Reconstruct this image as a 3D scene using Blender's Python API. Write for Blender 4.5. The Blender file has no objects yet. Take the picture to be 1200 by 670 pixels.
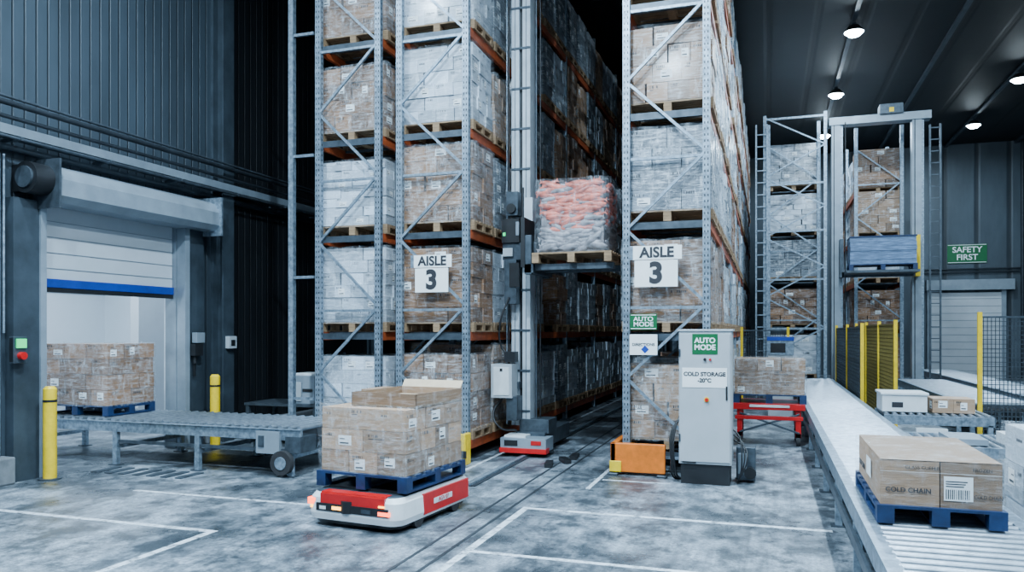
import bpy, math, random
from mathutils import Vector, Matrix, Euler
random.seed(7)
S = bpy.context.scene
COL = S.collection

# ---------------------------------------------------------------- materials
def _mat(name):
    m = bpy.data.materials.new(name); m.use_nodes = True
    nt = m.node_tree; b = nt.nodes['Principled BSDF']
    return m, nt, b
def N(nt, t, **kw):
    n = nt.nodes.new(t)
    for k, v in kw.items():
        setattr(n, k, v)
    return n
def coords(nt, scale=(1,1,1), kind='Object'):
    tc = N(nt, 'ShaderNodeTexCoord'); mp = N(nt, 'ShaderNodeMapping')
    mp.inputs['Scale'].default_value = scale
    nt.links.new(tc.outputs[kind], mp.inputs['Vector'])
    return mp.outputs['Vector']
def noise(nt, vec, scale, detail=4, rough=0.6, dist=0.0):
    n = N(nt, 'ShaderNodeTexNoise'); n.inputs['Scale'].default_value = scale
    n.inputs['Detail'].default_value = detail; n.inputs['Roughness'].default_value = rough
    n.inputs['Distortion'].default_value = dist
    nt.links.new(vec, n.inputs['Vector']); return n.outputs['Fac']
def ramp(nt, fac, stops):
    r = N(nt, 'ShaderNodeValToRGB'); e = r.color_ramp.elements
    while len(e) < len(stops): e.new(0.5)
    for i, (p, c) in enumerate(stops):
        e[i].position = p
        if not isinstance(c, (tuple, list)): c = (c, c, c)
        e[i].color = (*c, 1)
    nt.links.new(fac, r.inputs['Fac']); return r.outputs['Color']
def mix(nt, fac, a, b, mode='MIX'):
    m = N(nt, 'ShaderNodeMix'); m.data_type = 'RGBA'; m.blend_type = mode
    for sock, v in ((m.inputs[0], fac), (m.inputs[6], a), (m.inputs[7], b)):
        if isinstance(v, bpy.types.NodeSocket): nt.links.new(v, sock)
        elif isinstance(v, (int, float)): sock.default_value = v
        else: sock.default_value = (*v, 1)
    return m.outputs[2]
def bump(nt, b, h, strength, dist=0.01):
    bp = N(nt, 'ShaderNodeBump'); bp.inputs['Strength'].default_value = strength
    bp.inputs['Distance'].default_value = dist
    nt.links.new(h, bp.inputs['Height']); nt.links.new(bp.outputs[0], b.inputs['Normal'])
def pbr(name, c, rough=0.5, metal=0.0, var=0.25, scale=6, bmp=0.0, stretch=(1,1,1), emit=0):
    m, nt, b = _mat(name)
    v = coords(nt, stretch); f = noise(nt, v, scale)
    dark = tuple(x*(1-var) for x in c); lite = tuple(min(1, x*(1+var)) for x in c)
    col = ramp(nt, f, [(0.3, dark), (0.7, lite)])
    nt.links.new(col, b.inputs['Base Color'])
    b.inputs['Roughness'].default_value = rough; b.inputs['Metallic'].default_value = metal
    if bmp: bump(nt, b, f, bmp)
    if emit:
        b.inputs['Emission Color'].default_value = (*c, 1); b.inputs['Emission Strength'].default_value = emit
    return m

def carton_mat(name, c, streak=0.4, wrap_glint=(0.75,0.8,0.86)):
    m, nt, b = _mat(name)
    geo = N(nt, 'ShaderNodeNewGeometry')
    rc = ramp(nt, geo.outputs['Random Per Island'], [(0.0, tuple(x*0.55 for x in c)), (1.0, tuple(min(1,x*1.35) for x in c))])
    v = coords(nt, (1.2, 1.2, 9))
    st = noise(nt, v, 4.0, 6, 0.7)
    v2 = coords(nt, (6, 6, 1.5)); st2 = noise(nt, v2, 2.0, 5, 0.7)
    f1 = ramp(nt, st, [(0.50, 0.0), (0.68, streak)])
    f2 = ramp(nt, st2, [(0.55, 0.0), (0.70, streak*0.9)])
    c1 = mix(nt, f1, rc, wrap_glint); c2 = mix(nt, f2, c1, wrap_glint)  # whitish streaks paint the wrap and its glints into the carton colour
    nt.links.new(c2, b.inputs['Base Color'])
    b.inputs['Roughness'].default_value = 0.35 if streak > .2 else 0.6
    if streak > .2:
        b.inputs['Coat Weight'].default_value = 0.4; b.inputs['Coat Roughness'].default_value = 0.15
    bump(nt, b, st, 0.4, 0.02)
    return m

M = {}
M['carton']  = carton_mat('wrapped_brown_carton', (0.25,0.125,0.058), 0.42)
M['carton2'] = carton_mat('wrapped_tan_carton', (0.32,0.185,0.10), 0.50)
M['cartonw'] = carton_mat('wrapped_white_carton', (0.52,0.59,0.66), 0.6, (0.90,0.95,1.0))
M['cartong'] = carton_mat('wrapped_grey_goods', (0.19,0.23,0.27), 0.8, (0.78,0.84,0.90))
M['cardfg']  = carton_mat('plain_cardboard', (0.37,0.23,0.14), 0.18)
M['cardin']  = pbr('cardboard_inside', (0.58,0.45,0.31), 0.7, var=.12)
M['wood']    = pbr('pallet_wood', (0.30,0.19,0.105), 0.75, var=.4, scale=8, stretch=(1,6,6))
M['bluep']   = pbr('blue_pallet_paint', (0.006,0.026,0.085), 0.5, var=.4, scale=10)
M['label']   = pbr('paper_label', (0.88,0.90,0.90), 0.6, var=.03)
M['ink']     = pbr('printed_ink', (0.02,0.02,0.025), 0.6, var=.1)
M['galv']    = pbr('galvanised_steel', (0.25,0.32,0.385), 0.42, 0.55, var=.45, scale=18)
M['galvd']   = pbr('dark_galvanised_steel', (0.075,0.095,0.115), 0.45, 0.6, var=.35, scale=9)
M['roller']  = pbr('roller_steel', (0.30,0.35,0.40), 0.36, 0.7, var=.25, scale=10)
M['orange']  = pbr('orange_beam_paint', (0.36,0.068,0.018), 0.5, var=.3, scale=8)
M['orange2'] = pbr('orange_guard_paint', (0.75,0.17,0.01), 0.45, var=.2, scale=8)
M['yellow']  = pbr('yellow_safety_paint', (0.85,0.56,0.01), 0.4, var=.15, scale=8)
M['yellowd'] = pbr('yellow_mesh_paint', (0.20,0.15,0.03), 0.5, var=.2, scale=8)
M['red']     = pbr('red_machine_paint', (0.55,0.008,0.01), 0.3, var=.12)
M['white']   = pbr('white_machine_paint', (0.70,0.74,0.76), 0.35, var=.08)
M['cab']     = pbr('cabinet_paint', (0.42,0.46,0.49), 0.42, var=.07, scale=3)
M['black']   = pbr('black_plastic', (0.010,0.011,0.013), 0.45, var=.3)
M['rubber']  = pbr('tyre_rubber', (0.02,0.02,0.022), 0.8, var=.3)
M['green']   = pbr('green_sign_paint', (0.0,0.12,0.035), 0.45, var=.05)
M['blue']    = pbr('blue_edge_rubber', (0.005,0.04,0.30), 0.5, var=.2)
M['shutter'] = pbr('shutter_curtain', (0.52,0.56,0.60), 0.5, var=.06, scale=2)
M['casing']  = pbr('shutter_casing', (0.25,0.30,0.345), 0.4, 0.2, var=.15, scale=3)
M['mast']    = pbr('mast_steel', (0.48,0.54,0.59), 0.4, 0.1, var=.15, scale=4)
M['inner']   = pbr('white_cold_room_panel', (0.75,0.82,0.88), 0.5, var=.03, scale=1)
M['frame']   = pbr('steel_frame_paint', (0.045,0.062,0.078), 0.5, 0.3, var=.3, scale=3)
M['track']   = pbr('floor_slot_steel', (0.035,0.042,0.05), 0.5, 0.3, var=.4, scale=3)
M['concrete']= pbr('concrete_plinth', (0.16,0.175,0.19), 0.8, var=.3, scale=5, bmp=.4)
M['wallblue']= pbr('blue_wrap', (0.14,0.22,0.36), 0.3, var=.5, scale=5, stretch=(1,1,6))
M['fish']    = pbr('frozen_salmon', (0.60,0.135,0.085), 0.4, var=.6, scale=11, bmp=.3)
M['fish2']   = pbr('frosted_fish', (0.24,0.22,0.235), 0.4, var=.6, scale=9, bmp=.3)
M['lampR']   = pbr('red_lamp_lens', (1.0,0.10,0.03), 0.3, var=0, emit=6)
M['lampA']   = pbr('amber_lamp_lens', (1.0,0.45,0.05), 0.3, var=0, emit=6)
M['lampG']   = pbr('green_indicator', (0.02,0.7,0.2), 0.3, var=0, emit=1)
M['lampW']   = pbr('led_lens', (0.72,0.89,1.0), 0.3, var=0, emit=150)
M['pipe']    = pbr('dark_conduit', (0.025,0.032,0.04), 0.45, 0.4, var=.3)

def film(name, lo, mid, hi):
    m, nt, b = _mat(name)
    v = coords(nt, (1.5,1.5,5)); f = noise(nt, v, 5, 7, .72)
    v2 = coords(nt, (5,5,1.6)); f2 = noise(nt, v2, 3, 6, .7)
    mx = N(nt,'ShaderNodeMath', operation='MAXIMUM'); nt.links.new(f, mx.inputs[0]); nt.links.new(f2, mx.inputs[1])
    fr = ramp(nt, mx.outputs[0], [(0.48, lo), (0.63, mid), (0.78, hi)])
    b.inputs['Base Color'].default_value = (0.86,0.93,1.0,1); b.inputs['Roughness'].default_value = 0.18
    bump(nt, b, mx.outputs[0], 0.6, 0.04)
    tr = N(nt,'ShaderNodeBsdfTransparent'); ms = N(nt,'ShaderNodeMixShader')
    nt.links.new(fr, ms.inputs[0]); nt.links.new(tr.outputs[0], ms.inputs[1]); nt.links.new(b.outputs[0], ms.inputs[2])
    nt.links.new(ms.outputs[0], nt.nodes['Material Output'].inputs['Surface'])
    return m
M['film'] = film('stretch_film', .03, .24, .9)
M['film2'] = film('clear_stretch_film', .01, .08, .65)
M['film3'] = film('milky_stretch_film', .03, .17, .8)

def floor_mat():
    m, nt, b = _mat('frosty_concrete_floor')
    v = coords(nt, (1,1,1)); va = coords(nt, (1.0,0.7,1))
    n2 = noise(nt, va, 2.6, 14, .76); n3 = noise(nt, v, 30, 8, .8)
    n5 = noise(nt, v, 0.75, 10, .70)
    vt = coords(nt, (4.5,.14,1)); n4 = noise(nt, vt, 1.2, 8, .72)
    base = ramp(nt, n5, [(0.3,(0.020,0.026,0.032)),(0.7,(0.070,0.086,0.10))])
    fr = ramp(nt, n2, [(0.42,0.0),(0.52,0.55),(0.62,1.0)])
    fine = ramp(nt, n3, [(0.38,0.3),(0.58,1.0)])
    big = ramp(nt, n5, [(0.40,0.16),(0.54,0.85)])
    trk = ramp(nt, n4, [(0.40,0.5),(0.54,1.0)])
    f = mix(nt, 1.0, fr, fine, 'MULTIPLY'); f = mix(nt, 1.0, f, big, 'MULTIPLY'); f = mix(nt, .8, f, trk, 'MULTIPLY')
    col = mix(nt, f, base, (0.60,0.69,0.78))
    vo = N(nt,'ShaderNodeTexVoronoi'); vo.feature='DISTANCE_TO_EDGE'; vo.inputs['Scale'].default_value=.35
    nt.links.new(v, vo.inputs['Vector'])
    cr = ramp(nt, vo.outputs['Distance'], [(0.0,0.5),(0.006,1.0)])
    col = mix(nt, 0.5, col, cr, 'MULTIPLY')
    nt.links.new(col, b.inputs['Base Color'])
    rr = ramp(nt, n5, [(0.36,0.20),(0.5,0.40),(0.62,0.65)])
    nt.links.new(rr, b.inputs['Roughness'])
    bump(nt, b, n3, 0.4, 0.01)
    return m
M['floor'] = floor_mat()
def line_mat():
    m, nt, b = _mat('worn_floor_paint')
    v = coords(nt); n = noise(nt, v, 7, 10, .8)
    col = ramp(nt, n, [(0.38,(0.09,0.10,0.115)),(0.52,(0.62,0.69,0.75))])
    nt.links.new(col, b.inputs['Base Color']); b.inputs['Roughness'].default_value=.5
    return m
M['lineW'] = line_mat()
def panel_mat(name, c, axis, pitch, rough=.5, depth=.6):
    m, nt, b = _mat(name)
    tc = N(nt,'ShaderNodeTexCoord'); sx = N(nt,'ShaderNodeSeparateXYZ'); nt.links.new(tc.outputs['Object'], sx.inputs[0])
    def mth(op, a, bb):
        q = N(nt,'ShaderNodeMath', operation=op)
        for s,vv in ((q.inputs[0],a),(q.inputs[1],bb)):
            if isinstance(vv,(int,float)): s.default_value=vv
            else: nt.links.new(vv,s)
        return q.outputs[0]
    fr = mth('FRACT', mth('DIVIDE', sx.outputs[axis], pitch), 0)
    tri = mth('ABSOLUTE', mth('SUBTRACT', fr, 0.5), 0)
    g = ramp(nt, tri, [(0.40,1.0),(0.46,0.0)])
    v = coords(nt,(1,1,.3)); n = noise(nt, v, 1.3, 6)
    base = ramp(nt, n, [(0.3,tuple(x*.7 for x in c)),(0.7,tuple(x*1.25 for x in c))])
    gg = ramp(nt, tri, [(0.40,1.0),(0.47,0.45)])
    col = mix(nt, 1.0, base, gg, 'MULTIPLY')
    nt.links.new(col, b.inputs['Base Color']); b.inputs['Roughness'].default_value=rough
    b.inputs['Metallic'].default_value=.2
    bump(nt, b, g, depth, 0.03)
    return m
M['wallL'] = panel_mat('ribbed_wall_cladding', (0.046,0.064,0.081), 1, 0.16)
M['wallShade'] = panel_mat('shade_painted_cladding', (0.007,0.009,0.012), 1, 0.16, .6)  # same cladding, colour darkened to paint in the shade past the column
M['wallB'] = panel_mat('insulated_wall_panel', (0.065,0.086,0.105), 0, 1.1)
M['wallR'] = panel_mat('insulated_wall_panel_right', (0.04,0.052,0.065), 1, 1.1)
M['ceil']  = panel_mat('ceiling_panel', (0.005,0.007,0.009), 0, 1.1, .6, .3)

# ---------------------------------------------------------------- mesh builder
class MB:
    def __init__(s): s.v=[]; s.f=[]; s.m=[]; s.s=[]; s.mats=[]
    def mi(s, k):
        if k not in s.mats: s.mats.append(k)
        return s.mats.index(k)
    def add(s, vs, fs, mat, smooth=False):
        o=len(s.v); s.v += [tuple(p) for p in vs]; k=s.mi(mat)
        for f in fs: s.f.append([o+i for i in f]); s.m.append(k); s.s.append(smooth)
    BF=[(0,3,2,1),(4,5,6,7),(0,1,5,4),(1,2,6,5),(2,3,7,6),(3,0,4,7)]
    def box(s,x0,y0,z0,x1,y1,z1,mat):
        s.add([(x0,y0,z0),(x1,y0,z0),(x1,y1,z0),(x0,y1,z0),(x0,y0,z1),(x1,y0,z1),(x1,y1,z1),(x0,y1,z1)], s.BF, mat)
    def obox(s,c,d,R,mat):
        c=Vector(c); h=[(-1,-1,-1),(1,-1,-1),(1,1,-1),(-1,1,-1),(-1,-1,1),(1,-1,1),(1,1,1),(-1,1,1)]
        s.add([c+R@Vector((a*d[0]/2,b*d[1]/2,e*d[2]/2)) for a,b,e in h], s.BF, mat)
    def beam(s,p,q,w,h,mat):
        p=Vector(p); q=Vector(q); z=(q-p); L=z.length; z.normalize()
        up=Vector((0,1,0)) if abs(z.y)<.9 else Vector((0,0,1))
        x=up.cross(z).normalized(); y=z.cross(x)
        R=Matrix((x,y,z)).transposed()
        s.obox((p+q)/2,(w,h,L),R,mat)
    def cyl(s,p,q,r,mat,n=14,r2=None):
        p=Vector(p); q=Vector(q); z=(q-p).normalized(); r2=r if r2 is None else r2
        up=Vector((0,1,0)) if abs(z.y)<.9 else Vector((1,0,0))
        x=up.cross(z).normalized(); y=z.cross(x)
        a=[2*math.pi*i/n for i in range(n)]
        vs=[p+(x*math.cos(t)+y*math.sin(t))*r for t in a]+[q+(x*math.cos(t)+y*math.sin(t))*r2 for t in a]
        s.add(vs,[(i,(i+1)%n,n+(i+1)%n,n+i) for i in range(n)],mat,True)
        s.add(vs,[tuple(range(n-1,-1,-1)),tuple(range(n,2*n))],mat)
    def quad(s,a,b,c,d,mat): s.add([a,b,c,d],[(0,1,2,3)],mat)
    def fq(s,face,u0,u1,z0,z1,at,mat):
        if face=='-y': s.quad((u0,at,z0),(u1,at,z0),(u1,at,z1),(u0,at,z1),mat)
        if face=='+x': s.quad((at,u0,z0),(at,u1,z0),(at,u1,z1),(at,u0,z1),mat)
        if face=='-x': s.quad((at,u1,z0),(at,u0,z0),(at,u0,z1),(at,u1,z1),mat)
    def build(s,name,parent=None,loc=(0,0,0),rz=0,bevel=0,seg=2):
        return place(s.mesh(name),name,parent,loc,rz,bevel,seg)
    def mesh(s,name):
        me=bpy.data.meshes.new(name); me.from_pydata(s.v,[],s.f)
        for k in s.mats: me.materials.append(M[k])
        for i,p in enumerate(me.polygons): p.material_index=s.m[i]; p.use_smooth=s.s[i]
        me.update(); return me
def place(me,name,parent=None,loc=(0,0,0),rz=0,bevel=0,seg=2):
    ob=bpy.data.objects.new(name,me); COL.objects.link(ob); ob.location=loc; ob.rotation_euler[2]=rz
    if parent: ob.parent=parent
    if bevel:
        b=ob.modifiers.new('bevel','BEVEL'); b.width=bevel; b.segments=seg; b.limit_method='ANGLE'
    return ob
def empty(name,loc=(0,0,0),rz=0):
    e=bpy.data.objects.new(name,None); COL.objects.link(e); e.location=loc; e.rotation_euler[2]=rz; e.empty_display_size=.2
    return e
def text(parent,body,size,loc,face='-y',mat='ink',name='lettering',bold=0.0,lh=1.0,sx=1.0):
    c=bpy.data.curves.new(name,'FONT'); c.body=body; c.size=size; c.align_x='CENTER'; c.align_y='CENTER'
    c.extrude=0.001; c.offset=bold; c.space_line=lh
    c.materials.append(M[mat]); o=bpy.data.objects.new(name,c); COL.objects.link(o)
    o.location=loc; o.rotation_euler={'-y':(math.pi/2,0,0),'+x':(math.pi/2,0,math.pi/2),'-x':(math.pi/2,0,-math.pi/2)}[face]
    o.scale=(sx,1,1); o.parent=parent; return o
def tube(name,pts,r,mat,parent=None):
    c=bpy.data.curves.new(name,'CURVE'); c.dimensions='3D'; c.bevel_depth=r; c.bevel_resolution=3
    sp=c.splines.new('BEZIER'); sp.bezier_points.add(len(pts)-1)
    for i,p in enumerate(pts):
        b=sp.bezier_points[i]; b.co=p; b.handle_left_type=b.handle_right_type='AUTO'
    c.materials.append(M[mat]); o=bpy.data.objects.new(name,c); COL.objects.link(o)
    if parent: o.parent=parent
    return o
def film_mesh(x0,y0,z0,x1,y1,z1,mat='film',seed=1,amp=.010,top=False):
    R=random.Random(seed); q=MB(); nz=9; per=[]
    nx=8; ny=7
    for i in range(nx): per.append((x0+(x1-x0)*i/nx,y0,0,-1))
    for i in range(ny): per.append((x1,y0+(y1-y0)*i/ny,1,0))
    for i in range(nx): per.append((x1-(x1-x0)*i/nx,y1,0,1))
    for i in range(ny): per.append((x0,y1-(y1-y0)*i/ny,-1,0))
    n=len(per); vs=[]
    for k in range(nz+1):
        for (x,y,dx,dy) in per:
            a=R.uniform(0,amp*1.6)
            if k==nz: x=x*.985+(x0+x1)/2*.015; y=y*.985+(y0+y1)/2*.015
            vs.append((x+dx*a,y+dy*a,z0+(z1-z0)*k/nz+R.uniform(-.012,.012)*(1 if 0<k else .5)))
    fs=[(k*n+i,k*n+(i+1)%n,(k+1)*n+(i+1)%n,(k+1)*n+i) for k in range(nz) for i in range(n)]
    q.add(vs,fs,mat,True)
    if top: q.add([(x0+.01,y0+.01,z1),(x1-.01,y0+.01,z1),(x1-.01,y1-.01,z1),(x0+.01,y1-.01,z1)],[(0,1,2,3)],mat)
    return q.mesh('stretch_wrap')
def filmbox(e,x0,y0,z0,x1,y1,z1,top=False,mat='film',seed=1):
    place(film_mesh(x0,y0,z0,x1,y1,z1,mat,seed,top=top),'stretch_wrap',e)

# ---------------------------------------------------------------- room
CZ=9.1; XL=-8.64; XR=11.0; YB=34.0; YF=-6.0
b=MB(); b.box(XL-6,YF,-.2,XR,YB,0,'floor'); b.build('floor')
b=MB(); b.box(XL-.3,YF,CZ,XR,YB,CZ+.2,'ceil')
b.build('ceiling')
b=MB()
DY0,DY1,DZ=7.2,9.6,3.5
b.box(XL-.2,YF,0,XL,DY0,CZ,'wallL'); b.box(XL-.2,DY1,0,XL,10.4,CZ,'wallL'); b.box(XL-.2,DY0,DZ,XL,DY1,CZ,'wallL')
b.box(XL-.2,10.4,0,XL,YB,CZ,'wallShade')
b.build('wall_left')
b=MB(); b.box(XL-.2,YB,0,XR,YB+.2,CZ,'wallB'); b.build('wall_back')
b=MB(); b.box(XR,YF,0,XR+.2,YB,CZ,'wallR'); b.build('wall_right')
b=MB(); b.box(XL-.2,YF-.2,0,XR,YF,CZ,'wallB'); b.build('wall_front')
b=MB()
b.box(XL-5.2,5.5,0,XL-5,13,4,'inner'); b.box(XL-5,5.3,0,XL-.25,5.5,4,'inner'); b.box(XL-5,13,0,XL-.25,13.2,4,'inner')
b.box(XL-5,5.5,4,XL-.25,13,4.2,'inner')
b.box(XL-.25,5.5,0,XL-.21,DY0,4,'inner'); b.box(XL-.25,DY1,0,XL-.21,13,4,'inner'); b.box(XL-.25,DY0,DZ,XL-.21,DY1,4,'inner')
b.box(XL-4.99,9.8,0,XL-4.93,11.2,2.3,'shutter'); b.box(XL-4.99,11.25,0,XL-4.9,11.3,4,'casing'); b.box(XL-2.6,12.93,0,XL-1.2,13,2.2,'casing')
b.box(XL-3.2,11.9,0,XL-3.0,13,4,'shutter'); b.box(XL-5,5.5,2.6,XL-4.93,13,2.68,'casing')
b.build('wall_anteroom')
b=MB(); b.box(XL,YF,0,XL+.22,6.75,.32,'concrete'); b.box(XL,10.1,0,XL+.16,YB,.25,'concrete'); b.build('trim_1',bevel=.02)
b=MB()
for x in (-6.6,-2.4,1.9,4.2,6.6,9.0):
    b.box(x-.05,YF,CZ-.10,x+.05,YB,CZ-.02,'frame')
b.build('ceiling_cable_tray')

def lamp(x,y,pw):
    e=empty('high_bay_lamp',(x,y,CZ-.24))
    q=MB(); q.cyl((0,0,-.10),(0,0,.05),.24,'black',20,.12); q.cyl((0,0,.0),(0,0,.13),.05,'galvd',10)
    q.cyl((0,0,-.18),(0,0,-.10),.12,'lampW',20,.21)
    q.build('housing',e)
    l=bpy.data.lights.new('led','AREA'); l.shape='DISK'; l.size=.24; l.energy=pw; l.color=(0.58,0.80,1.0)
    o=bpy.data.objects.new('led',l); COL.objects.link(o); o.parent=e; o.location=(0,0,-.19)
for y in (29.5,24.5,19.5,14.5,9.5,4.5,-.5):
    lamp(1.9,y,520 if y<15 else 300)
for y in (29.6,24.6,19.5,14.5,9.0,3.0): lamp(6.6,y,230)
for y in (5.0,0.2): lamp(-6.6,y,540)
for y in (5.0,-0.2): lamp(-2.4,y,1150)
for y in (7.5,10.5):
    e=empty('strip_light',(XL-2.6,y,3.92)); q=MB(); q.box(-.1,-.7,-.02,.1,.7,.05,'white'); q.build('housing',e)
    l=bpy.data.lights.new('tube','AREA'); l.shape='RECTANGLE'; l.size=.2; l.size_y=1.4; l.energy=160; l.color=(.68,.85,1)
    o=bpy.data.objects.new('tube',l); COL.objects.link(o); o.parent=e; o.location=(0,0,-.03)

# ---------------------------------------------------------------- floor markings
b=MB(); t=.004
def fl(x0,y0,x1,y1): b.box(x0,y0,0.0005,x1,y1,t,'lineW')
fl(XL+.3,5.66,-4.70,5.73); fl(-4.77,1.0,-4.70,5.66); fl(-6.8,6.86,-4.4,6.92)
fl(-2.37,1.0,-2.30,7.5); fl(-2.30,7.42,.55,7.49); fl(-2.30,5.82,.5,5.88)
fl(-3.75,9.0,-3.70,31); fl(-1.98,8.6,-1.93,31); fl(-1.9,9.15,-1.1,9.2)
b.build('floor_marking')
b=MB()
b.box(-3.33,8.3,0,-3.27,31.2,.035,'galv'); b.box(-3.38,8.3,0,-3.22,31.2,.012,'track')
for x in (-2.72,-2.5): b.box(x,1,0.0005,x+.03,31,.004,'track')
b.build('crane_floor_rail')
b=MB()
for i,(x,y,a) in enumerate([(-2.78,9.9,.2),(-2.65,10.25,.5),(-2.6,10.6,.1)]):
    b.obox((x,y,.03),(.1,.32,.05),Matrix.Rotation(a,3,'Z'),'black')
b.build('cable_connector')

# ---------------------------------------------------------------- pallets + loads
def pallet(q,w,d,z,mat='wood',cx=0,cy=0,hs=1.0):
    x0,x1,y0,y1=cx-w/2,cx+w/2,cy-d/2,cy+d/2
    n=7
    for i in range(n):
        y=y0+(d-.09)*i/(n-1); q.box(x0,y,z+.12*hs,x1,y+.09,z+.142*hs,mat)
    for i in range(3):
        x=x0+(w-.1)*i/2
        q.box(x,y0,z+.098*hs,x+.1,y1,z+.12*hs,mat); q.box(x,y0,z,x+.1,y1,z+.02*hs,mat)
        for j in range(3):
            y=y0+(d-.1)*j/2; q.box(x,y,z+.02*hs,x+.1,y+.1,z+.098*hs,mat)
def cartons(q,w,d,z,h,nx,ny,nz,mat,lab=.35,ink=.6,cx=0,cy=0,jit=.008,alt=False):
    R=random
    nx0,ny0=nx,ny
    for k in range(nz):
        if alt and k%2: nx,ny=max(1,nx0-1),ny0+1
        else: nx,ny=nx0,ny0
        cw,cd,ch=w/nx,d/ny,h/nz
        for i in range(nx):
            for j in range(ny):
                jx,jy=R.uniform(-jit,jit),R.uniform(-jit,jit)
                x0=cx-w/2+i*cw+.003+jx; x1=x0+cw-.006; y0=cy-d/2+j*cd+.003+jy; y1=y0+cd-.006
                z0=z+k*ch; z1=z0+ch-.005
                q.box(x0,y0,z0,x1,y1,z1,mat)
                faces=[]
                if j==0: faces.append(('-y',x0,x1,y0-.0015))
                if i==nx-1: faces.append(('+x',y0,y1,x1+.0015))
                if i==0: faces.append(('-x',y0,y1,x0-.0015))
                for fc,a0,a1,at in faces:
                    L=a1-a0; H=z1-z0; at2=at-(.001 if fc!='+x' else -.001)
                    r=R.random()
                    if r<lab:
                        lw=min(L*R.uniform(.3,.5),.17); lh=min(H*R.uniform(.35,.6),.11)
                        u=a0+(L-lw)*R.uniform(.1,.9); v=z0+(H-lh)*R.uniform(.2,.8)
                        q.fq(fc,u,u+lw,v,v+lh,at,'label')
                        q.fq(fc,u+lw*.1,u+lw*.8,v+lh*.15,v+lh*.3,at2,'ink'); q.fq(fc,u+lw*.1,u+lw*.5,v+lh*.6,v+lh*.68,at2,'ink')
                    if R.random()<ink:
                        s_=H*R.uniform(.08,.15); n=R.choice((4,5,6,8)); u=a0+L*R.uniform(.06,.15); v=z0+H*R.uniform(.62,.8)
                        pw=min(s_*.8,L*.8/n)
                        for t_ in range(n):
                            if R.random()<.12: continue
                            q.fq(fc,u+t_*pw,u+t_*pw+pw*R.choice((.3,.55,.65)),v,v+s_,at,'ink')
                        if R.random()<.5: q.fq(fc,u,u+L*R.uniform(.15,.4),v-s_*.8,v-s_*.5,at,'ink')
VAR=[]
specs=[('carton',3,2,5,1.08),('carton',4,2,4,1.0),('carton2',3,3,5,1.12),('carton2',3,2,4,.98),('cartonw',4,3,6,1.08),('cartonw',3,2,5,1.05),('cartonw',4,2,7,.95),('cartong',3,2,4,1.05),('cartong',5,3,6,1.1)]
for mt,nx,ny,nz,h in specs:
    q=MB(); pallet(q,1.14,.80,0,'wood'); cartons(q,1.10,.80,.145,h,nx,ny,nz,mt,lab=.24,ink=.8,jit=.014,alt=True)
    VAR.append((q.mesh('stacked_load_'+mt),h))
FILMS=[film_mesh(-.575,-.425,.12,.575,.425,1.24,m_,s_,amp=.014) for s_,m_ in ((11,'film'),(12,'film2'),(13,'film'),(14,'film2'))]

LEV=[.30,1.80,3.22,4.62,6.02,7.42]
def rack(name,x0,x1,y0,bays,levels,top,first,detail=True,bay=2.7,gscale=1,zs=1):
    e=empty(name,(0,0,0)); q=MB()
    up=.09
    for k in range(bays+1):
        y=y0+k*bay
        for x in (x0,x1-up):
            q.box(x,y,0,x+up,y+.08,top,'galv'); q.box(x-.03,y-.02,0,x+up+.03,y+.10,.015,'galvd')
        if k in (0,1,2,bays):
            z=.25; s=0; st=.95
            while z+st<top:
                a,c=(x0+up/2,x1-up/2) if s else (x1-up/2,x0+up/2)
                q.beam((a,y+.03,z),(c,y+.03,z+st),.035,.035,'galv'); s=1-s; z+=st
            zz=.2
            while zz<top: q.beam((x0+.04,y+.05,zz),(x1-.04,y+.05,zz),.035,.035,'galv'); zz+=1.9
        if k==0 and detail:
            zz=.1
            while zz<top-.1:
                for x in (x0,x1-up):
                    q.fq('-y',x+.018,x+.032,zz,zz+.03,y-.002,'black'); q.fq('-y',x+.058,x+.072,zz,zz+.03,y-.002,'black')
                    q.fq('+x',y+.03,y+.05,zz,zz+.03,x+up+.002,'black')
                zz+=.075
    for z in levels:
        for x in (x0,x1-.06):
            q.box(x+.005,y0+.08,z-.13,x+.055,y0+bays*bay,z-.01,'orange')
        if detail: q.box(x0+.09,y0+.05,z-.12,x1-.09,y0+.08,z-.03,'galvd')
        n=int(bays*bay/.9)
        for i in range(n):
            y=y0+.15+i*.9
            q.box(x0+.06,y+.15,z-.04,x1-.06,y+.2,z-.01,'galvd'); q.box(x0+.06,y+.6,z-.04,x1-.06,y+.65,z-.01,'galvd')
    q.build('rack_frame',e)
    n=int(bays*bay/.9)
    for li,z in enumerate(levels):
        for i in range(n):
            if i>1 and random.random()<.05: continue
            if i==0 and li<len(first): k=first[li]
            else: k=random.choice([0,1,2,3,4,5,5,6,6,7,8,4])
            me,h=VAR[k]; loc=((x0+x1)/2+random.uniform(-.015,.015),y0+.08+.47+i*.9,z-.008); rz=random.uniform(-.015,.015)
            o=place(me,'wrapped_pallet_load',e,loc,rz)
            sc=random.uniform(.93,1.05)*zs; o.scale=(gscale,1,sc)
            if detail and i<3:
                f=place(random.choice(FILMS),'stretch_wrap',e,loc,rz+random.choice((0,math.pi))); f.scale=(1,1,sc*(h+.165)/1.24)
    return e
Y0=9.8
rack('pallet_rack',-5.00,-3.90,Y0,8,LEV,8.75,[1,0,0,4,5,0])
rack('pallet_rack',-6.32,-5.25,Y0,8,LEV,8.75,[5,4,6,1,0,1])
rack('pallet_rack',-1.77,-.68,Y0,8,LEV,8.75,[3,0,7,1,2,3])
BL=[.5,1.87,3.17,4.45,5.7]
rack('pallet_rack',-.03,1.35,22.4,3,BL,7.5,[5,1,7,6,8],False,gscale=1.15)
rack('pallet_rack',2.30,3.55,23.5,3,BL,7.5,[0,1,5,2,0],False,gscale=1.05)
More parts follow.
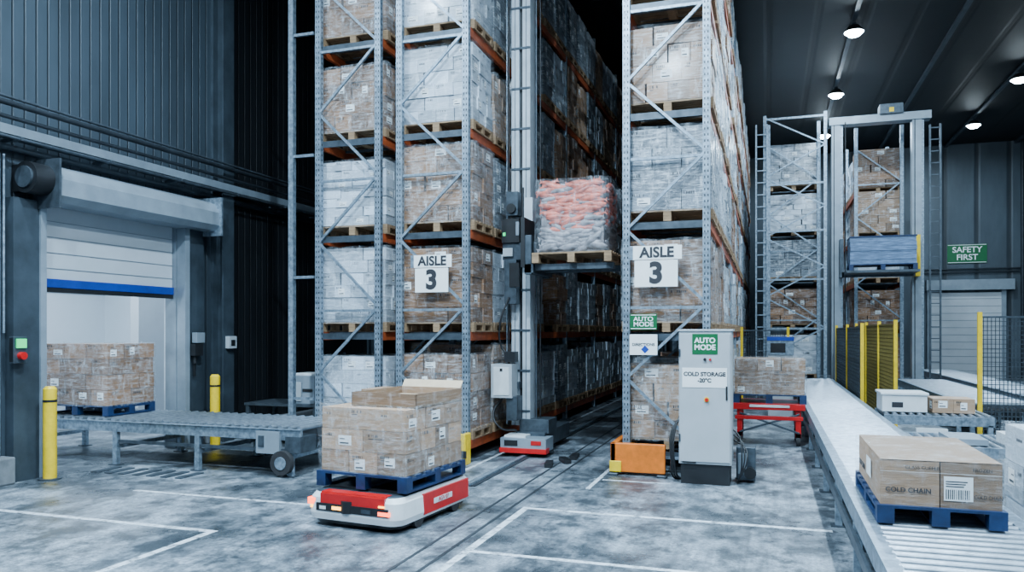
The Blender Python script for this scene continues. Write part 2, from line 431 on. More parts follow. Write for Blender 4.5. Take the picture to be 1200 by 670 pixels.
b=MB(); b.box(-6.78,9.8,0,-6.70,9.88,8.9,'galv')
for z in (.8,2.6,4.4,6.2,8.0): b.beam((-6.74,9.84,z),(-6.36,9.84,z),.04,.04,'galv')
b.box(-6.82,9.78,0,-6.66,9.9,.015,'galvd'); b.build('rack_side_post')

def aisle_sign(x,z,w):
    e=empty('aisle_sign',(x,Y0-.035,z)); q=MB()
    q.box(-w/2,-.012,.0,w/2,0,.335,'label'); q.box(-w/2-.07,-.008,.345,w/2+.05,0,.52,'label')
    q.box(-w/2-.07,-.01,.345,-w/2-.02,-.008,.52,'galv')
    q.box(-w/2,-.004,.3,-w/2+.04,.03,.37,'galvd'); q.box(w/2-.04,-.004,.3,w/2,.03,.37,'galvd')
    q.build('sign_panel',e,bevel=.003)
    text(e,'AISLE',.18,(.01,-.013,.43),bold=.006); text(e,'3',.36,(0,-.015,.165),bold=.016)
aisle_sign(-4.43,2.34,.50)
aisle_sign(-1.34,2.36,.54)
def plate(name,x,y,z0,w,h,mat,txt,size,tm='label',face='-y',sx=1.0):
    e=empty(name,(x,y,z0)); q=MB(); q.box(-w/2,-.01,0,w/2,0,h,mat)
    if mat=='green':
        for a in ((-w/2+.01,.01,w/2-.01,.018),(-w/2+.01,h-.018,w/2-.01,h-.01)): q.box(a[0],-.012,a[1],a[2],-.01,a[3],'label')
    q.build('sign_panel',e)
    text(e,txt,size,(0,-.014,h/2),mat=tm,bold=size*.02,lh=.85,sx=sx); return e
plate('auto_mode_sign',-1.50,Y0-.02,1.82,.34,.20,'green','AUTO\nMODE',.078,sx=1.15)
e=plate('direction_sign',-1.50,Y0-.02,1.50,.35,.26,'label','DIRECTIONS',.05,'ink')
q=MB(); q.obox((.02,-.012,.07),(.07,.004,.07),Matrix.Rotation(.785,3,'Y'),'blue'); q.build('mark',e)

b=MB(); b.box(-1.88,9.55,.04,-1.2,9.62,.40,'orange2'); b.box(-1.88,9.55,.04,-1.81,10.3,.40,'orange2'); b.box(-1.90,9.5,.0,-1.78,9.64,.03,'galvd')
b.box(-1.89,9.53,.04,-1.74,9.55,.18,'yellow'); b.box(-1.3,9.5,0,-1.18,9.64,.03,'galvd'); b.box(-1.84,9.58,0,-1.8,9.62,.04,'galvd'); b.build('rack_end_guard',bevel=.01)
b=MB(); b.box(-4.0,9.55,.0,-3.84,9.62,.42,'yellow'); b.box(-4.02,9.53,.1,-3.82,9.55,.2,'black'); b.box(-3.9,9.62,0,-3.84,9.75,.42,'yellow'); b.build('upright_guard',bevel=.01)

# ---------------------------------------------------------------- control cabinet
e=empty('control_cabinet',(-.70,9.25,0)); q=MB()
q.box(-.28,.02,0,.28,.42,.24,'black'); q.box(-.30,0,.24,.30,.45,1.80,'cab'); q.box(-.315,-.015,1.80,.315,.46,1.825,'cab')
q.box(-.285,-.018,.27,.285,0,1.77,'cab')
q.box(.235,-.03,1.0,.255,-.018,1.16,'black'); 
for z in (.5,1.5): q.box(-.298,-.03,z,-.28,-.0,z+.09,'galvd')
q.box(-.26,-.024,1.14,.25,-.018,1.37,'label'); q.box(-.145,-.024,1.53,.145,-.018,1.77,'green')
q.cyl((0,-.018,1.47),(0,-.04,1.47),.018,'black'); q.cyl((.06,-.018,1.47),(.06,-.04,1.47),.014,'red')
q.cyl((0.02,-.018,1.0),(0.02,-.03,1.0),.03,'yellow'); q.cyl((.02,-.03,1.0),(.02,-.05,1.0),.02,'red')
q.box(-.26,-.022,.25,-.1,-.018,.27,'black')
q.build('cabinet_body',e,bevel=.006)
text(e,'AUTO\nMODE',.085,(0,-.026,1.65),mat='label',bold=.003,lh=.95)
text(e,'COLD STORAGE\n-20°C',.064,(-.005,-.026,1.26),bold=.0028,lh=1.15)
for i in range(3):
    o=.03*i
    tube('cable_hose',[(.31,.3,.62-o*2),(.38+o,.2,.55-o*2),(.41+o,.1,.3),(.38,.15,.06),(.33+o,.4,.03)],.009,'black',e)
    tube('cable_hose',[(-.31,.3,.8-o),(-.37-o*.6,.2,.6),(-.37-o*.6,.12,.25),(-.33-o,.2,.04),(-.2,.6,.03)],.011,'black',e)
q=MB(); q.box(.34,.3,.02,.56,.55,.42,'galvd'); q.box(.36,.28,.1,.46,.3,.35,'casing'); q.cyl((.5,.24,.12),(.5,.3,.12),.07,'black'); q.build('pump_unit',e,bevel=.01)

# ---------------------------------------------------------------- stacker crane
e=empty('stacker_crane',(0,0,0)); q=MB()
q.box(-3.52,10.75,.10,-3.08,12.2,.32,'galvd')
q.box(-3.66,10.45,.08,-2.98,10.85,.27,'casing'); q.box(-3.67,10.43,.06,-2.97,10.6,.13,'red'); q.box(-3.60,10.44,.16,-3.4,10.45,.24,'black'); q.box(-3.2,10.44,.18,-3.05,10.45,.24,'red')
q.box(-3.62,10.5,.27,-3.3,10.8,.30,'white')
q.cyl((-3.36,10.95,.13),(-3.24,10.95,.13),.12,'black'); q.cyl((-3.36,12.1,.13),(-3.24,12.1,.13),.12,'black')
q.box(-3.5,10.85,.3,-3.05,11.3,.5,'galvd')
for x in (-3.64,-3.47):
    q.box(x,10.9,.4,x+.12,11.15,8.85,'mast'); q.box(x+.055,10.89,.4,x+.062,10.9,8.8,'galvd')
q.box(-3.52,10.95,.4,-3.47,11.1,8.85,'black')
z=.6
while z<8.7:
    q.box(-3.64,10.885,z,-3.35,10.9,z+.03,'galvd'); z+=.6
q.cyl((-3.30,11.05,.5),(-3.30,11.05,8.8),.015,'galvd',8); q.cyl((-3.25,11.1,.5),(-3.25,11.1,8.8),.012,'black',8)
q.cyl((-3.70,10.95,.4),(-3.70,10.95,8.8),.012,'black',8); q.cyl((-3.74,10.98,.4),(-3.74,10.98,8.8),.01,'galv',8)
q.box(-3.64,10.9,8.6,-3.0,12.4,8.75,'mast')
q.box(-3.72,10.72,2.85,-3.2,10.9,3.1,'galvd'); q.box(-3.72,10.68,3.1,-3.45,10.88,3.45,'black'); q.box(-3.42,10.70,3.15,-3.25,10.88,3.75,'mast')
q.box(-3.66,10.7,3.5,-3.48,10.88,3.85,'galvd'); q.cyl((-3.57,10.65,3.6),(-3.57,10.7,3.6),.07,'black'); q.box(-3.70,10.675,3.2,-3.66,10.68,3.25,'lampG')
q.box(-3.68,10.69,2.2,-3.5,10.88,2.85,'galvd'); q.box(-3.60,10.67,2.45,-3.45,10.7,2.8,'black'); q.cyl((-3.4,10.7,2.9),(-3.4,10.7,3.9),.02,'black',8)
q.box(-3.70,10.67,2.9,-3.55,10.7,3.02,'cab'); q.box(-3.5,10.67,3.2,-3.45,10.7,3.4,'casing')
q.box(-3.25,10.3,2.62,-3.12,11.3,2.745,'galvd'); q.box(-3.25,10.3,2.6,-3.15,10.4,3.15,'galvd'); q.box(-3.25,11.2,2.6,-3.15,11.3,3.6,'galvd')
q.box(-3.30,10.28,2.7,-3.24,10.9,3.4,'black')
q.box(-3.12,10.38,2.66,-2.0,10.50,2.745,'galvd'); q.box(-3.12,10.9,2.66,-2.0,11.02,2.745,'galvd')
q.box(-3.84,10.55,.83,-3.52,10.82,1.32,'cab'); q.box(-3.80,10.54,.87,-3.56,10.55,1.28,'white'); q.box(-3.7,10.53,1.22,-3.66,10.54,1.26,'black'); q.box(-3.6,10.8,.95,-3.5,10.95,1.05,'galvd')
q.box(-3.62,10.6,.5,-3.46,10.85,.85,'galvd'); q.box(-3.66,10.62,1.35,-3.5,10.8,1.5,'black')
q.build('mast_and_base',e,bevel=.008)
tube('hose',[(-3.7,10.7,.83),(-3.82,10.6,.6),(-3.7,10.55,.4),(-3.5,10.7,.35)],.015,'black',e)
tube('hose',[(-3.6,10.66,2.3),(-3.72,10.6,1.9),(-3.74,10.7,1.6),(-3.65,10.7,1.45)],.015,'black',e)

def fish(q,c,L,R,mat):
    prof=[(-.5,.015,.03),(-.44,.045,.06),(-.3,.085,.12),(-.08,.10,.145),(.15,.08,.12),(.32,.045,.07),(.41,.02,.035)]
    n=8; vs=[]; fs=[]
    for t_,w,h in prof:
        for i in range(n):
            a=2*math.pi*i/n; vs.append(Vector(c)+R@Vector((t_*L,math.cos(a)*w*L,math.sin(a)*h*L)))
    for k in range(len(prof)-1):
        for i in range(n): fs.append((k*n+i,k*n+(i+1)%n,(k+1)*n+(i+1)%n,(k+1)*n+i))
    fs.append(tuple(range(n-1,-1,-1)))
    q.add(vs,fs,mat,True)
    T=[(.39,.01,.02),(.39,.01,-.02),(.5,.0,-.11),(.47,0,0),(.5,0,.11),(.39,-.01,.02),(.39,-.01,-.02)]
    q.add([Vector(c)+R@(Vector(p)*L) for p in T],[(0,1,2,3,4),(6,5,4,3,2)],mat)
    D=[(-.1,0,.13),(.08,0,.12),(.06,0,.19)]
    q.add([Vector(c)+R@(Vector(p)*L) for p in D],[(0,1,2),(2,1,0)],mat)
e=empty('frozen_fish_pallet',(-2.56,10.72,2.75)); q=MB()
pallet(q,1.12,.98,0,'wood'); q.box(-.44,-.42,.15,.44,.42,1.06,'fish2')
for i in range(420):
    z=random.uniform(.20,1.08); mat='fish' if (z>.52+random.uniform(-.12,.12) and random.random()<.78) else 'fish2'
    side=random.random(); L=random.uniform(.24,.38); tilt=random.gauss(0,.28)+(math.pi if random.random()<.5 else 0); dp=random.uniform(-.012,.016)
    if side<.55: R=Euler((0,tilt,0)).to_matrix(); c=(random.uniform(-.34,.34),-.445+dp,z)
    elif side<.76: R=Matrix.Rotation(math.pi/2,3,'Z')@Euler((0,tilt,0)).to_matrix(); c=(.455+dp,random.uniform(-.3,.3),z)
    elif side<.86: R=Matrix.Rotation(math.pi/2,3,'Z')@Euler((0,tilt,0)).to_matrix(); c=(-.455+dp,random.uniform(-.3,.3),z)
    else: R=Matrix.Rotation(random.uniform(0,6),3,'Z')@Euler((1.5,0,0)).to_matrix(); c=(random.uniform(-.28,.28),random.uniform(-.28,.28),1.08)
    fish(q,c,L,R,mat)
q.build('fish_stack',e)
filmbox(e,-.515,-.50,.14,.515,.485,1.15,True,'film3',3)

# ---------------------------------------------------------------- roll door + wall fittings
e=empty('door_1',(0,0,0)); q=MB()
for y0,y1 in ((DY0-.42,DY0),(DY1,DY1+.42)):
    q.box(XL,y0,0,XL+.14,y1,DZ-.1,'frame'); q.box(XL+.01,y0+(.34 if y0<8 else -.02),0,XL+.17,y0+(.42 if y0<8 else .08),DZ-.1,'casing')
q.box(XL-.2,DY1-.03,0,XL,DY1-.002,DZ,'casing')
q.box(XL-.1,DY0+.01,2.45,XL-.06,DY1-.04,DZ,'shutter')
for i in range(5): q.box(XL-.055,DY0+.01,2.6+i*.2,XL-.05,DY1-.04,2.61+i*.2,'casing')
q.box(XL-.13,DY0+.01,2.36,XL-.03,DY1-.04,2.47,'blue'); q.box(XL-.12,DY0+.01,2.30,XL-.04,DY1-.04,2.36,'black')
q.build('shutter',e,bevel=.004)
q=MB(); 
pr=[(0,3.38),(0.38,3.38),(.46,3.46),(.46,3.66),(.36,3.80),(.2,3.86),(0,3.86)]
n=len(pr)
ya,yb=DY0-.08,DY1+.40
vs=[(XL+a,ya,z) for a,z in pr]+[(XL+a,yb,z) for a,z in pr]
q.add(vs,[(i,(i+1)%n,n+(i+1)%n,n+i) for i in range(n)]+[tuple(range(n-1,-1,-1)),tuple(range(n,2*n))],'casing')
q.box(XL,yb,3.3,XL+.5,yb+.03,3.9,'galv'); q.box(XL,ya-.03,3.3,XL+.5,ya,3.9,'galvd')
q.cyl((XL+.25,ya-.28,3.64),(XL+.25,ya-.03,3.64),.19,'black',20); q.cyl((XL+.25,ya-.31,3.64),(XL+.25,ya-.28,3.64),.13,'galvd',20); q.box(XL,ya-.25,3.48,XL+.2,ya-.08,3.8,'black')
q.build('shutter_housing',e)
b=MB()
for y in (5.6,10.35,15.5,21,27):
    b.box(XL,y,0,XL+.05,y+.26,CZ,'frame'); b.box(XL+.05,y+.11,0,XL+.22,y+.15,CZ,'frame'); b.box(XL+.22,y,0,XL+.25,y+.26,CZ,'frame')
b.box(XL,YF,3.95,XL+.10,YB,4.02,'frame')
b.build('steel_column')
b=MB()
for z,x,r in ((4.14,.10,.03),(4.27,.34,.025),(4.42,.38,.035),(4.50,.34,.018),(4.05,.32,.02)):
    b.cyl((XL+x,YF,z),(XL+x,YB,z),r,'pipe' if r>.02 else 'galvd',10)
b.box(XL+.27,YF,4.08,XL+.29,YB,4.20,'casing'); b.box(XL+.05,YF,4.08,XL+.29,YB,4.09,'galvd')
y=-5
while y<33: b.box(XL,y,4.03,XL+.36,y+.03,4.07,'galvd'); y+=1.3
b.build('wall_conduit')
b=MB()
for y,z0,z1 in ((6.66,.34,3.9),(6.72,1.78,3.9)): b.cyl((XL+.06,y,z0),(XL+.06,y,z1),.015,'galv',8)
b.build('vertical_conduit')
b=MB(); b.box(XL+.17,6.70,1.42,XL+.24,6.88,1.74,'galvd'); b.box(XL+.145,6.79,1.5,XL+.17,6.86,1.7,'galvd'); b.fq('-y',XL+.175,XL+.235,1.44,1.72,6.699,'black'); b.box(XL+.24,6.73,1.60,XL+.27,6.85,1.71,'lampG'); b.cyl((XL+.24,6.79,1.51),(XL+.30,6.79,1.51),.045,'red'); b.build('door_push_button',bevel=.005)
b=MB(); b.box(XL+.175,9.72,1.62,XL+.27,9.9,1.78,'casing'); b.box(XL+.175,9.68,1.42,XL+.27,9.86,1.6,'black'); b.cyl((XL+.2,9.75,1.3),(XL+.2,9.75,1.42),.03,'black'); b.box(XL+.175,9.74,1.1,XL+.2,9.78,1.3,'black')
b.build('door_control_box',bevel=.005)
b=MB(); b.box(XL+.25,10.40,1.52,XL+.33,10.58,1.72,'cab'); b.box(XL+.33,10.44,1.56,XL+.335,10.54,1.66,'black'); b.build('thermostat',bevel=.005)
def bollard(x,y):
    q=MB(); q.cyl((0,0,.0),(0,0,1.1),.075,'yellow',24); q.cyl((0,0,1.1),(0,0,1.13),.075,'yellow',24,.05); q.cyl((0,0,0),(0,0,.02),.13,'galvd',24)
    q.cyl((0,0,.94),(0,0,.97),.077,'black',24); q.build('safety_bollard',None,(x,y,0))
bollard(-8.28,7.08); bollard(-8.14,9.85)

# ---------------------------------------------------------------- left roller conveyor
e=empty('roller_conveyor',(0,0,0)); q=MB(); xa,xb,ya,yb=-10.6,-5.45,8.15,9.35; zt=.60
for y in (ya,yb): q.box(xa,y-.025,zt-.15,xb,y+.025,zt-.02,'galv'); q.box(xa,y-.045,zt-.02,xb,y+.035,zt-.012,'galv')
x=xa+.06
while x<xb-.03: q.cyl((x,ya+.03,zt-.01),(x,yb-.03,zt-.01),.033,'roller',10); x+=.14
q.box(xa,ya+.03,zt-.14,xb,yb-.03,zt-.12,'black')
for x in (-10.2,-8.35,-7.0,-5.6):
    for y in (ya,yb): q.box(x-.035,y-.03,0,x+.035,y+.03,zt-.12,'galv'); q.box(x-.08,y-.06,0,x+.08,y+.06,.012,'galvd')
    q.box(x-.025,ya,.22,x+.025,yb,.27,'galv')
q.box(-8.3,ya-.02,.3,-5.6,ya+.01,.34,'galvd')
q.box(xb-.62,ya-.06,.28,xb-.28,ya+.0,.56,'casing'); q.box(xb-.58,ya-.07,.36,xb-.5,ya-.06,.5,'galvd')
q.cyl((xb-.22,ya-.12,.18),(xb-.22,ya-.04,.18),.15,'rubber',20); q.cyl((xb-.22,ya-.13,.18),(xb-.22,ya-.03,.18),.08,'galv',16)
q.box(xb-.2,ya-.05,.3,xb+.02,ya+.3,.5,'galvd')
q.build('conveyor_frame',e)
e2=empty('roller_conveyor',(0,0,0)); q=MB(); xa2,xb2,ya2,yb2=-7.0,-5.3,9.38+.08,9.72
for y in (ya2,yb2): q.box(xa2,y-.02,.36,xb2,y+.02,.5,'galvd')
x=xa2+.05
while x<xb2: q.cyl((x,ya2,.47),(x,yb2,.47),.025,'roller',8); x+=.08
for x in (-6.9,-5.4):
    for y in (ya2,yb2): q.box(x-.03,y-.03,0,x+.03,y+.03,.36,'galvd')
q.build('conveyor_frame',e2)
b=MB()
for i in range(7): b.box(-8.2+i*.22,7.6,.0,-8.1+i*.22,8.0,.012,'galvd')
b.build('floor_grating')
e=empty('carton_pallet',(-9.24,8.72,.624)); q=MB(); pallet(q,1.2,.86,0,'bluep'); cartons(q,1.17,.84,.145,.86,4,2,4,'carton',lab=.3,alt=True); q.build('carton_stack',e); filmbox(e,-.6,-.44,.13,.6,.44,1.01,seed=5)
b=MB(); b.box(-7.95,10.3,.62,-6.6,11.1,.66,'galvd')
for x in (-7.9,-6.66):
    for y in (10.34,11.04): b.box(x-.03,y-.03,0,x+.03,y+.03,.62,'galvd')
b.box(-7.9,10.34,.2,-6.66,11.04,.23,'galvd'); b.build('packing_bench')
b=MB(); b.box(-7.2,10.4,.66,-6.72,10.85,1.1,'casing'); b.box(-7.17,10.38,.7,-6.95,10.4,1.0,'cab'); b.box(-6.93,10.385,.85,-6.75,10.4,.9,'black'); b.box(-7.1,10.45,1.1,-6.8,10.8,1.14,'white'); b.build('label_printer',bevel=.02)

# ---------------------------------------------------------------- AGV
e=empty('automated_guided_vehicle',(-3.50,6.82,0),math.radians(-6)); q=MB()
W,L=.50,.70
def rr(z,ins,r=.12):
    pts=[]
    for cx,cy,a0 in ((W-ins-r,-L+ins+r,-90),(W-ins-r,L-ins-r,0),(-W+ins+r,L-ins-r,90),(-W+ins+r,-L+ins+r,180)):
        for k in range(6):
            a=math.radians(a0+18*k); pts.append((cx+r*math.cos(a),cy+r*math.sin(a),z))
    return pts
def loft(q,rings,mats):
    n=len(rings[0])
    for k in range(len(rings)-1):
        q.add(rings[k]+rings[k+1],[(i,(i+1)%n,n+(i+1)%n,n+i) for i in range(n)],mats[k],True)
    q.add(rings[-1],[tuple(range(n))],mats[-1]); q.add(rings[0],[tuple(range(n-1,-1,-1))],mats[0])
loft(q,[rr(.035,.04),rr(.075,.02)],['black','black'])
loft(q,[rr(.075,.0),rr(.13,-.012),rr(.27,.0),rr(.315,.03),rr(.325,.05)],['white','white','white','galvd'])
q.box(-.34,-.706,.115,.36,-.69,.315,'red'); q.box(-.34,-.69,.27,.36,-.58,.328,'red')
q.box(.485,-.28,.10,.512,.60,.29,'red'); q.box(.50,-.10,.17,.515,.25,.22,'white')
q.box(-.512,-.3,.10,-.485,.6,.29,'red')
q.box(-.38,-.718,.155,.40,-.69,.225,'black'); q.cyl((-.05,-.66,.15),(-.05,-.66,.26),.075,'black',18)
q.box(-.49,-.60,.20,-.40,-.7,.26,'lampR'); q.box(.30,-.722,.165,.42,-.70,.20,'lampR'); q.box(-.46,-.70,.17,-.36,-.69,.2,'lampA')
q.box(-.20,-.722,.175,-.10,-.715,.205,'lampA'); q.box(-.34,-.722,.17,-.27,-.715,.20,'white'); q.box(.12,-.722,.17,.22,-.715,.205,'galvd')
q.box(.30,-.715,.235,.36,-.70,.25,'lampA')
q.cyl((.42,-.35,.085),(.50,-.35,.085),.085,'rubber',18); q.cyl((.42,.35,.085),(.50,.35,.085),.085,'rubber',18)
q.cyl((-.50,.35,.085),(-.42,.35,.085),.085,'rubber',18)
q.box(-.40,-.5,.325,.40,.55,.345,'black')
q.box(-.46,.52,.33,-.36,.64,.36,'red')
q.build('vehicle_body',e)
text(e,'AGV 07',.06,(.517,.08,.195),'+x','red'); 
q=MB(); pallet(q,1.0,1.12,.345,'bluep'); q.build('plastic_pallet',e)
q=MB(); cartons(q,.94,1.05,.49,.60,3,3,3,'cardfg',lab=.5,ink=.9,jit=.006,alt=True)
x0,x1,y0,y1=-.25,.47,-.35,.52; z=1.09
q.box(x0,y0,z,x1,y1,z+.02,'cardin')
for bx in ((x0,y0,x1,y0+.012),(x0,y1-.012,x1,y1),(x0,y0,x0+.012,y1),(x1-.012,y0,x1,y1)):
    q.box(bx[0],bx[1],z,bx[2],bx[3],z+.13,'cardfg')
q.obox((.11,y1+.03,z+.16),(.70,.10,.008),Matrix.Rotation(.9,3,'X'),'cardin')
q.box(-.2,-.28,z+.02,.42,.45,z+.06,'cardin')
q.box(-.46,.1,z,-.27,.5,z+.12,'cardfg')
q.build('carton_stack',e); filmbox(e,-.485,-.545,.46,.485,.54,1.12,seed=8); 

# ---------------------------------------------------------------- right conveyors
def long_conv(x0,x1,y0,y1,zt,pitch=.12,name='roller_conveyor',legs=1.6):
    e=empty(name,(0,0,0)); q=MB()
    for x in (x0,x1): q.box(x-.03,y0,zt-.16,x+.03,y1,zt+.0,'galv'); q.box(x-.045,y0,zt+.0,x+.045,y1,zt+.01,'galv')
    q.box(x0+.03,y0,zt-.13,x1-.03,y1,zt-.11,'black')
    y=y0+.06
    while y<y1-.03: q.cyl((x0+.03,y,zt-.015),(x1-.03,y,zt-.015),.031,'roller',10); y+=pitch
    y=y0+.3
    while y<y1:
        for x in (x0,x1): q.box(x-.03,y-.03,0,x+.03,y+.03,zt-.14,'galv'); q.box(x-.07,y-.07,0,x+.07,y+.07,.012,'galvd')
        q.box(x0,y-.02,.2,x1,y+.02,.25,'galvd'); y+=legs
    q.box(x0-.055,y0+1,zt-.28,x0-.03,y1-1,zt-.2,'galvd')
    q.build('conveyor_frame',e); return e
long_conv(.62,1.52,2.6,21.3,.57)
long_conv(3.1,4.1,14.6,21.3,.60)
long_conv(4.5,5.4,14.6,27,.60)
e=empty('roller_conveyor',(0,0,0)); q=MB(); zt=.60
for y in (12.3,13.3): q.box(1.6,y-.03,zt-.14,3.0,y+.03,zt-.01,'galv')
x=1.65
while x<2.97: q.cyl((x,12.33,zt-.02),(x,13.27,zt-.02),.033,'roller',10); x+=.11
for x in (1.68,2.95):
    for y in (12.3,13.3): q.box(x-.03,y-.03,0,x+.03,y+.03,zt-.12,'galv')
q.box(1.6,12.22,.28,3.0,12.27,.36,'galv'); q.box(2.0,12.18,.2,2.4,12.3,.42,'white')
q.build('conveyor_frame',e)
e=empty('transfer_conveyor',(0,0,0)); q=MB()
for y in (10.4,11.7): q.box(1.62,y-.03,.30,3.3,y+.03,.42,'galv')
x=1.67
while x<3.25: q.cyl((x,10.43,.39),(x,11.67,.39),.035,'roller',10); x+=.12
for x in (1.68,3.25):
    for y in (10.4,11.7): q.box(x-.03,y-.03,0,x+.03,y+.03,.3,'galv')
q.box(2.1,10.5,.43,2.5,11.2,.50,'casing'); q.box(2.7,10.6,.43,3.1,11.0,.56,'white')
q.build('conveyor_frame',e)
b=MB(); b.box(1.60,12.5,.615,2.20,13.1,.86,'white'); b.box(1.58,12.48,.86,2.22,13.12,.90,'white'); b.fq('-y',1.73,1.88,.68,.76,12.498,'ink'); b.build('white_tote_box',bevel=.01)
b=MB(); cartons(b,.55,.5,.615,.21,2,1,1,'cardfg',1,cx=2.55,cy=12.8); b.build('cardboard_carton')

# near pallet on conveyor
e=empty('carton_pallet',(1.015,5.98,.591)); q=MB(); pallet(q,.72,1.28,0,'bluep',hs=.8)
cartons(q,.68,1.22,.114,.285,2,2,1,'cardfg',lab=0,ink=0,jit=.002)
q.box(-.338,-.608,.398,.338,.608,.400,'cardfg')
q.fq('-y',.02,.18,.16,.31,-.614,'label')
for i in range(12): q.fq('-y',.03+i*.0115,.03+i*.0115+random.choice((.004,.006)),.17,.23,-.6155,'ink')
for i in range(3): q.fq('-y',.03,.13+.01*i,.245+.015*i,.252+.015*i,-.6155,'ink')
q.fq('-x',-.2,.05,.20,.33,-.346,'label')
q.fq('-y',-.34,.34,.325,.327,-.614,'label')
q.build('carton_stack',e)
text(e,'COLD CHAIN',.042,(-.18,-.617,.21),bold=.001); text(e,'COLD CHAIN',.036,(.262,-.617,.19),sx=.7); text(e,'CLASS CUFFER',.030,(-.1,-.617,.355)); text(e,'FROZEN',.028,(.23,-.617,.355))
text(e,'COLD CHAIN',.06,(-.348,.3,.22),'-x')
filmbox(e,-.352,-.625,.10,.352,.622,.41,True,'film2',6)

e=empty('wrapped_white_stack',(2.04,5.68,0)); q=MB(); pallet(q,.90,1.35,0,'wood'); cartons(q,.86,1.32,.145,1.00,2,3,4,'cartonw',lab=.2); q.build('carton_stack',e); filmbox(e,-.45,-.68,.12,.45,.68,1.16,True,'film3',21)

# ---------------------------------------------------------------- red lift table with load
e=empty('lift_trolley',(.02,13.2,0)); q=MB()
q.box(-.55,-.45,.56,.53,.45,.66,'red'); q.box(-.52,-.42,.40,.50,-.36,.46,'red')
for x in (-.48,.40):
    for y in (-.40,.34):
        q.box(x-.01,y,.12,x+.07,y+.06,.58,'red'); q.cyl((x,y+.03,.07),(x+.06,y+.03,.07),.07,'rubber',14); q.box(x-.01,y,.1,x+.07,y+.06,.2,'galvd')
q.box(-.30,-.46,.60,.30,-.45,.64,'white'); q.beam((-.45,-.4,.2),(.45,-.4,.5),.03,.03,'galvd'); q.beam((.45,-.4,.2),(-.45,-.4,.5),.03,.03,'galvd')
q.build('trolley_frame',e,bevel=.008)
q=MB(); pallet(q,1.10,.86,.66,'bluep'); cartons(q,1.06,.84,.805,.56,3,2,3,'carton2',lab=.3,alt=True); q.build('carton_stack',e); filmbox(e,-.55,-.44,.8,.55,.44,1.38,seed=9)

# ---------------------------------------------------------------- rear crane
e=empty('stacker_crane',(0,0,0)); q=MB(); Y=22.0
for x in (1.60,3.52): q.box(x,Y,.2,x+.22,Y+.27,7.4,'casing'); q.box(x+.22,Y+.05,.2,x+.28,Y+.15,7.4,'galv'); q.box(x+.05,Y-.01,.3,x+.07,Y,7.3,'black')
q.box(1.54,Y-.03,7.25,3.96,Y+.33,7.45,'casing'); q.box(2.75,Y-.1,7.43,3.3,Y+.3,7.68,'galvd'); q.box(2.97,Y-.11,7.47,3.08,Y-.1,7.58,'yellow')
q.box(1.6,Y-.05,.03,3.9,Y+.35,.25,'galvd')
q.box(1.83,Y-.3,3.2,3.55,Y-.2,3.34,'galvd'); q.box(1.78,Y-.3,3.2,1.87,Y,4.2,'galvd'); q.box(3.54,Y-.3,3.2,3.66,Y,4.25,'yellow')
q.box(1.87,Y-1.1,3.26,3.52,Y-.3,3.32,'galvd')
q.cyl((1.93,Y-.05,.3),(1.93,Y-.05,7.3),.015,'black',8)
for x in (3.92,4.16): q.box(x,Y+.05,.2,x+.04,Y+.1,7.1,'galvd')
z=.4
while z<7.0: q.box(3.92,Y+.06,z,4.2,Y+.09,z+.025,'galvd'); z+=.3
q.build('mast_frame',e)
e=empty('wrapped_pallet',(2.70,Y-.72,3.325)); q=MB(); pallet(q,1.54,.76,0,'bluep'); cartons(q,1.5,.74,.145,.66,1,1,6,'wallblue',lab=.0,ink=0); q.box(-.76,-.38,.81,.76,.38,.84,'bluep'); q.build('stack',e)
b=MB()
for x in (-.12,1.38): b.box(x,21.6,0,x+.08,21.68,7.55,'galv')
z=.3; s=0
while z<6.8:
    a,c=(-.08,1.42) if s else (1.42,-.08); b.beam((a,21.64,z),(c,21.64,z+.8),.035,.035,'galv'); s=1-s; z+=.8
for z in (1.87,3.17,4.45,5.7,7.45): b.beam((-.08,21.64,z),(1.42,21.64,z),.05,.05,'galv')
for x in (-.30,-.02): b.box(x-.02,21.5,0,x+.02,21.55,7.3,'galv')
z=.3
while z<7.2: b.box(-.30,21.5,z,-.02,21.53,z+.025,'galv'); z+=.32
b.build('lattice_frame')

# ---------------------------------------------------------------- fences
def fence(pts,h,name='safety_fence',post='yellow',sp=1.3,wire=.010,wm='black'):
    e=empty(name,(0,0,0)); q=MB()
    for i in range(len(pts)-1):
        a=Vector((*pts[i],0)); c=Vector((*pts[i+1],0)); L=(c-a).length; d=(c-a)/L
        n=max(1,round(L/sp)); 
        for k in range(n+1):
            p=a+d*(L*k/n); q.box(p.x-.03,p.y-.03,0,p.x+.03,p.y+.03,h,post)
        for z in (.15,h-.08): q.beam(a+Vector((0,0,z)),c+Vector((0,0,z)),.03,.03,wm)
        k=.05
        while k<L:
            p=a+d*k; q.beam((p.x,p.y,.15),(p.x,p.y,h-.08),wire,wire,wm); k+=.055
        z=.2
        while z<h-.1: q.beam((a.x,a.y,z),(c.x,c.y,z),wire,wire,wm); z+=.07
    q.build('mesh_panels',e)
fence([(3.14,13.7),(6.6,13.7)],2.1,wm='galvd')
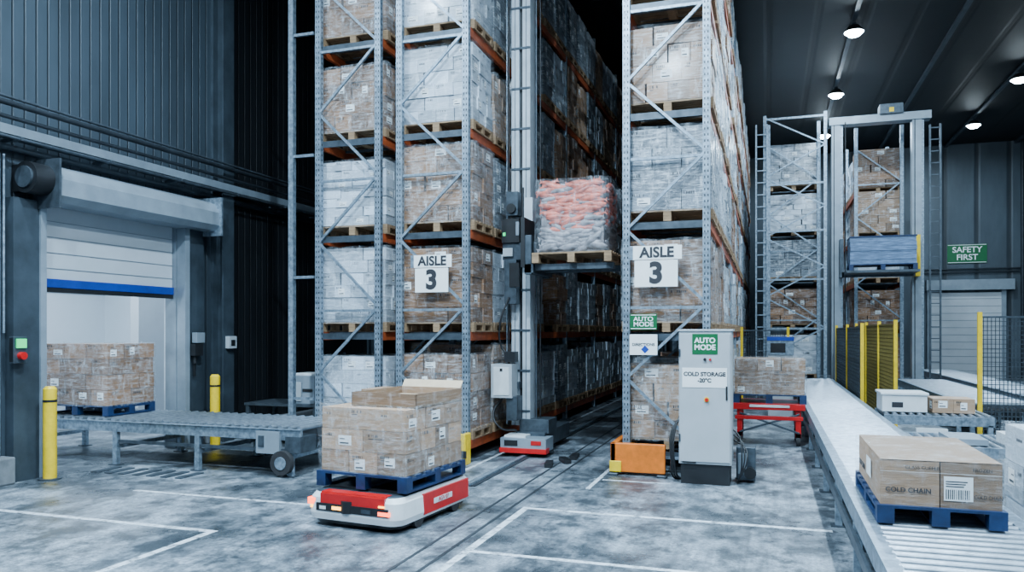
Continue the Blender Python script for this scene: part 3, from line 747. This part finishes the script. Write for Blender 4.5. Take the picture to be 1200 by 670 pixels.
fence([(2.12,14.9),(2.12,21.2)],2.0,sp=2.0,wire=.010,wm='yellowd')
fence([(1.66,15.6),(1.66,21.2)],1.95,sp=2.8,wire=.010,wm='galvd')
fence([(-.6,19.3),(.45,19.3)],1.9,wm='galvd')
b=MB(); b.box(.0,17.2,.0,.5,17.7,1.3,'cab'); b.box(-.02,17.18,1.3,.52,17.72,1.6,'galv'); b.box(.05,17.17,1.35,.35,17.18,1.55,'black'); b.box(-.02,17.17,1.60,.52,17.3,1.68,'blue'); b.build('operator_console',bevel=.01)

b=MB(); b.box(6.1,YB-.1,0,8.5,YB-.02,3.3,'shutter')
for i in range(11): b.box(6.1,YB-.105,.25+i*.28,8.5,YB-.1,.27+i*.28,'casing')
b.box(5.95,YB-.15,0,6.1,YB,3.5,'casing'); b.box(8.5,YB-.15,0,8.65,YB,3.5,'casing'); b.box(5.9,YB-.3,3.4,8.9,YB,3.8,'casing'); b.build('door_2')
e=empty('safety_sign',(7.35,YB-.02,4.45)); q=MB(); q.box(-.68,-.02,0,.68,0,.74,'green'); q.box(-.66,-.024,.02,.66,-.02,.04,'label'); q.box(-.66,-.024,.70,.66,-.02,.72,'label'); q.build('sign_panel',e); text(e,'SAFETY\nFIRST',.31,(0,-.03,.37),mat='label',bold=.006,lh=.95)
b=MB()
for z in (4.10,4.22): b.cyl((4,YB-.08,z),(XR,YB-.08,z),.03,'pipe',8)
b.cyl((9.2,YB-.1,0),(9.2,YB-.1,CZ),.06,'pipe',8); b.build('wall_pipe')

# ---------------------------------------------------------------- world + camera
w=bpy.data.worlds.new('world'); S.world=w; w.use_nodes=True
bg=w.node_tree.nodes['Background']; bg.inputs[0].default_value=(.25,.33,.42,1); bg.inputs[1].default_value=.15
cd=bpy.data.cameras.new('camera'); cam=bpy.data.objects.new('camera',cd); COL.objects.link(cam)
cd.sensor_width=36; cd.lens=27; cd.shift_y=53/1200; cam.location=(0,0,1.8); cam.rotation_euler=(math.pi/2,0,math.atan(1/3)); cd.clip_end=200
S.camera=cam
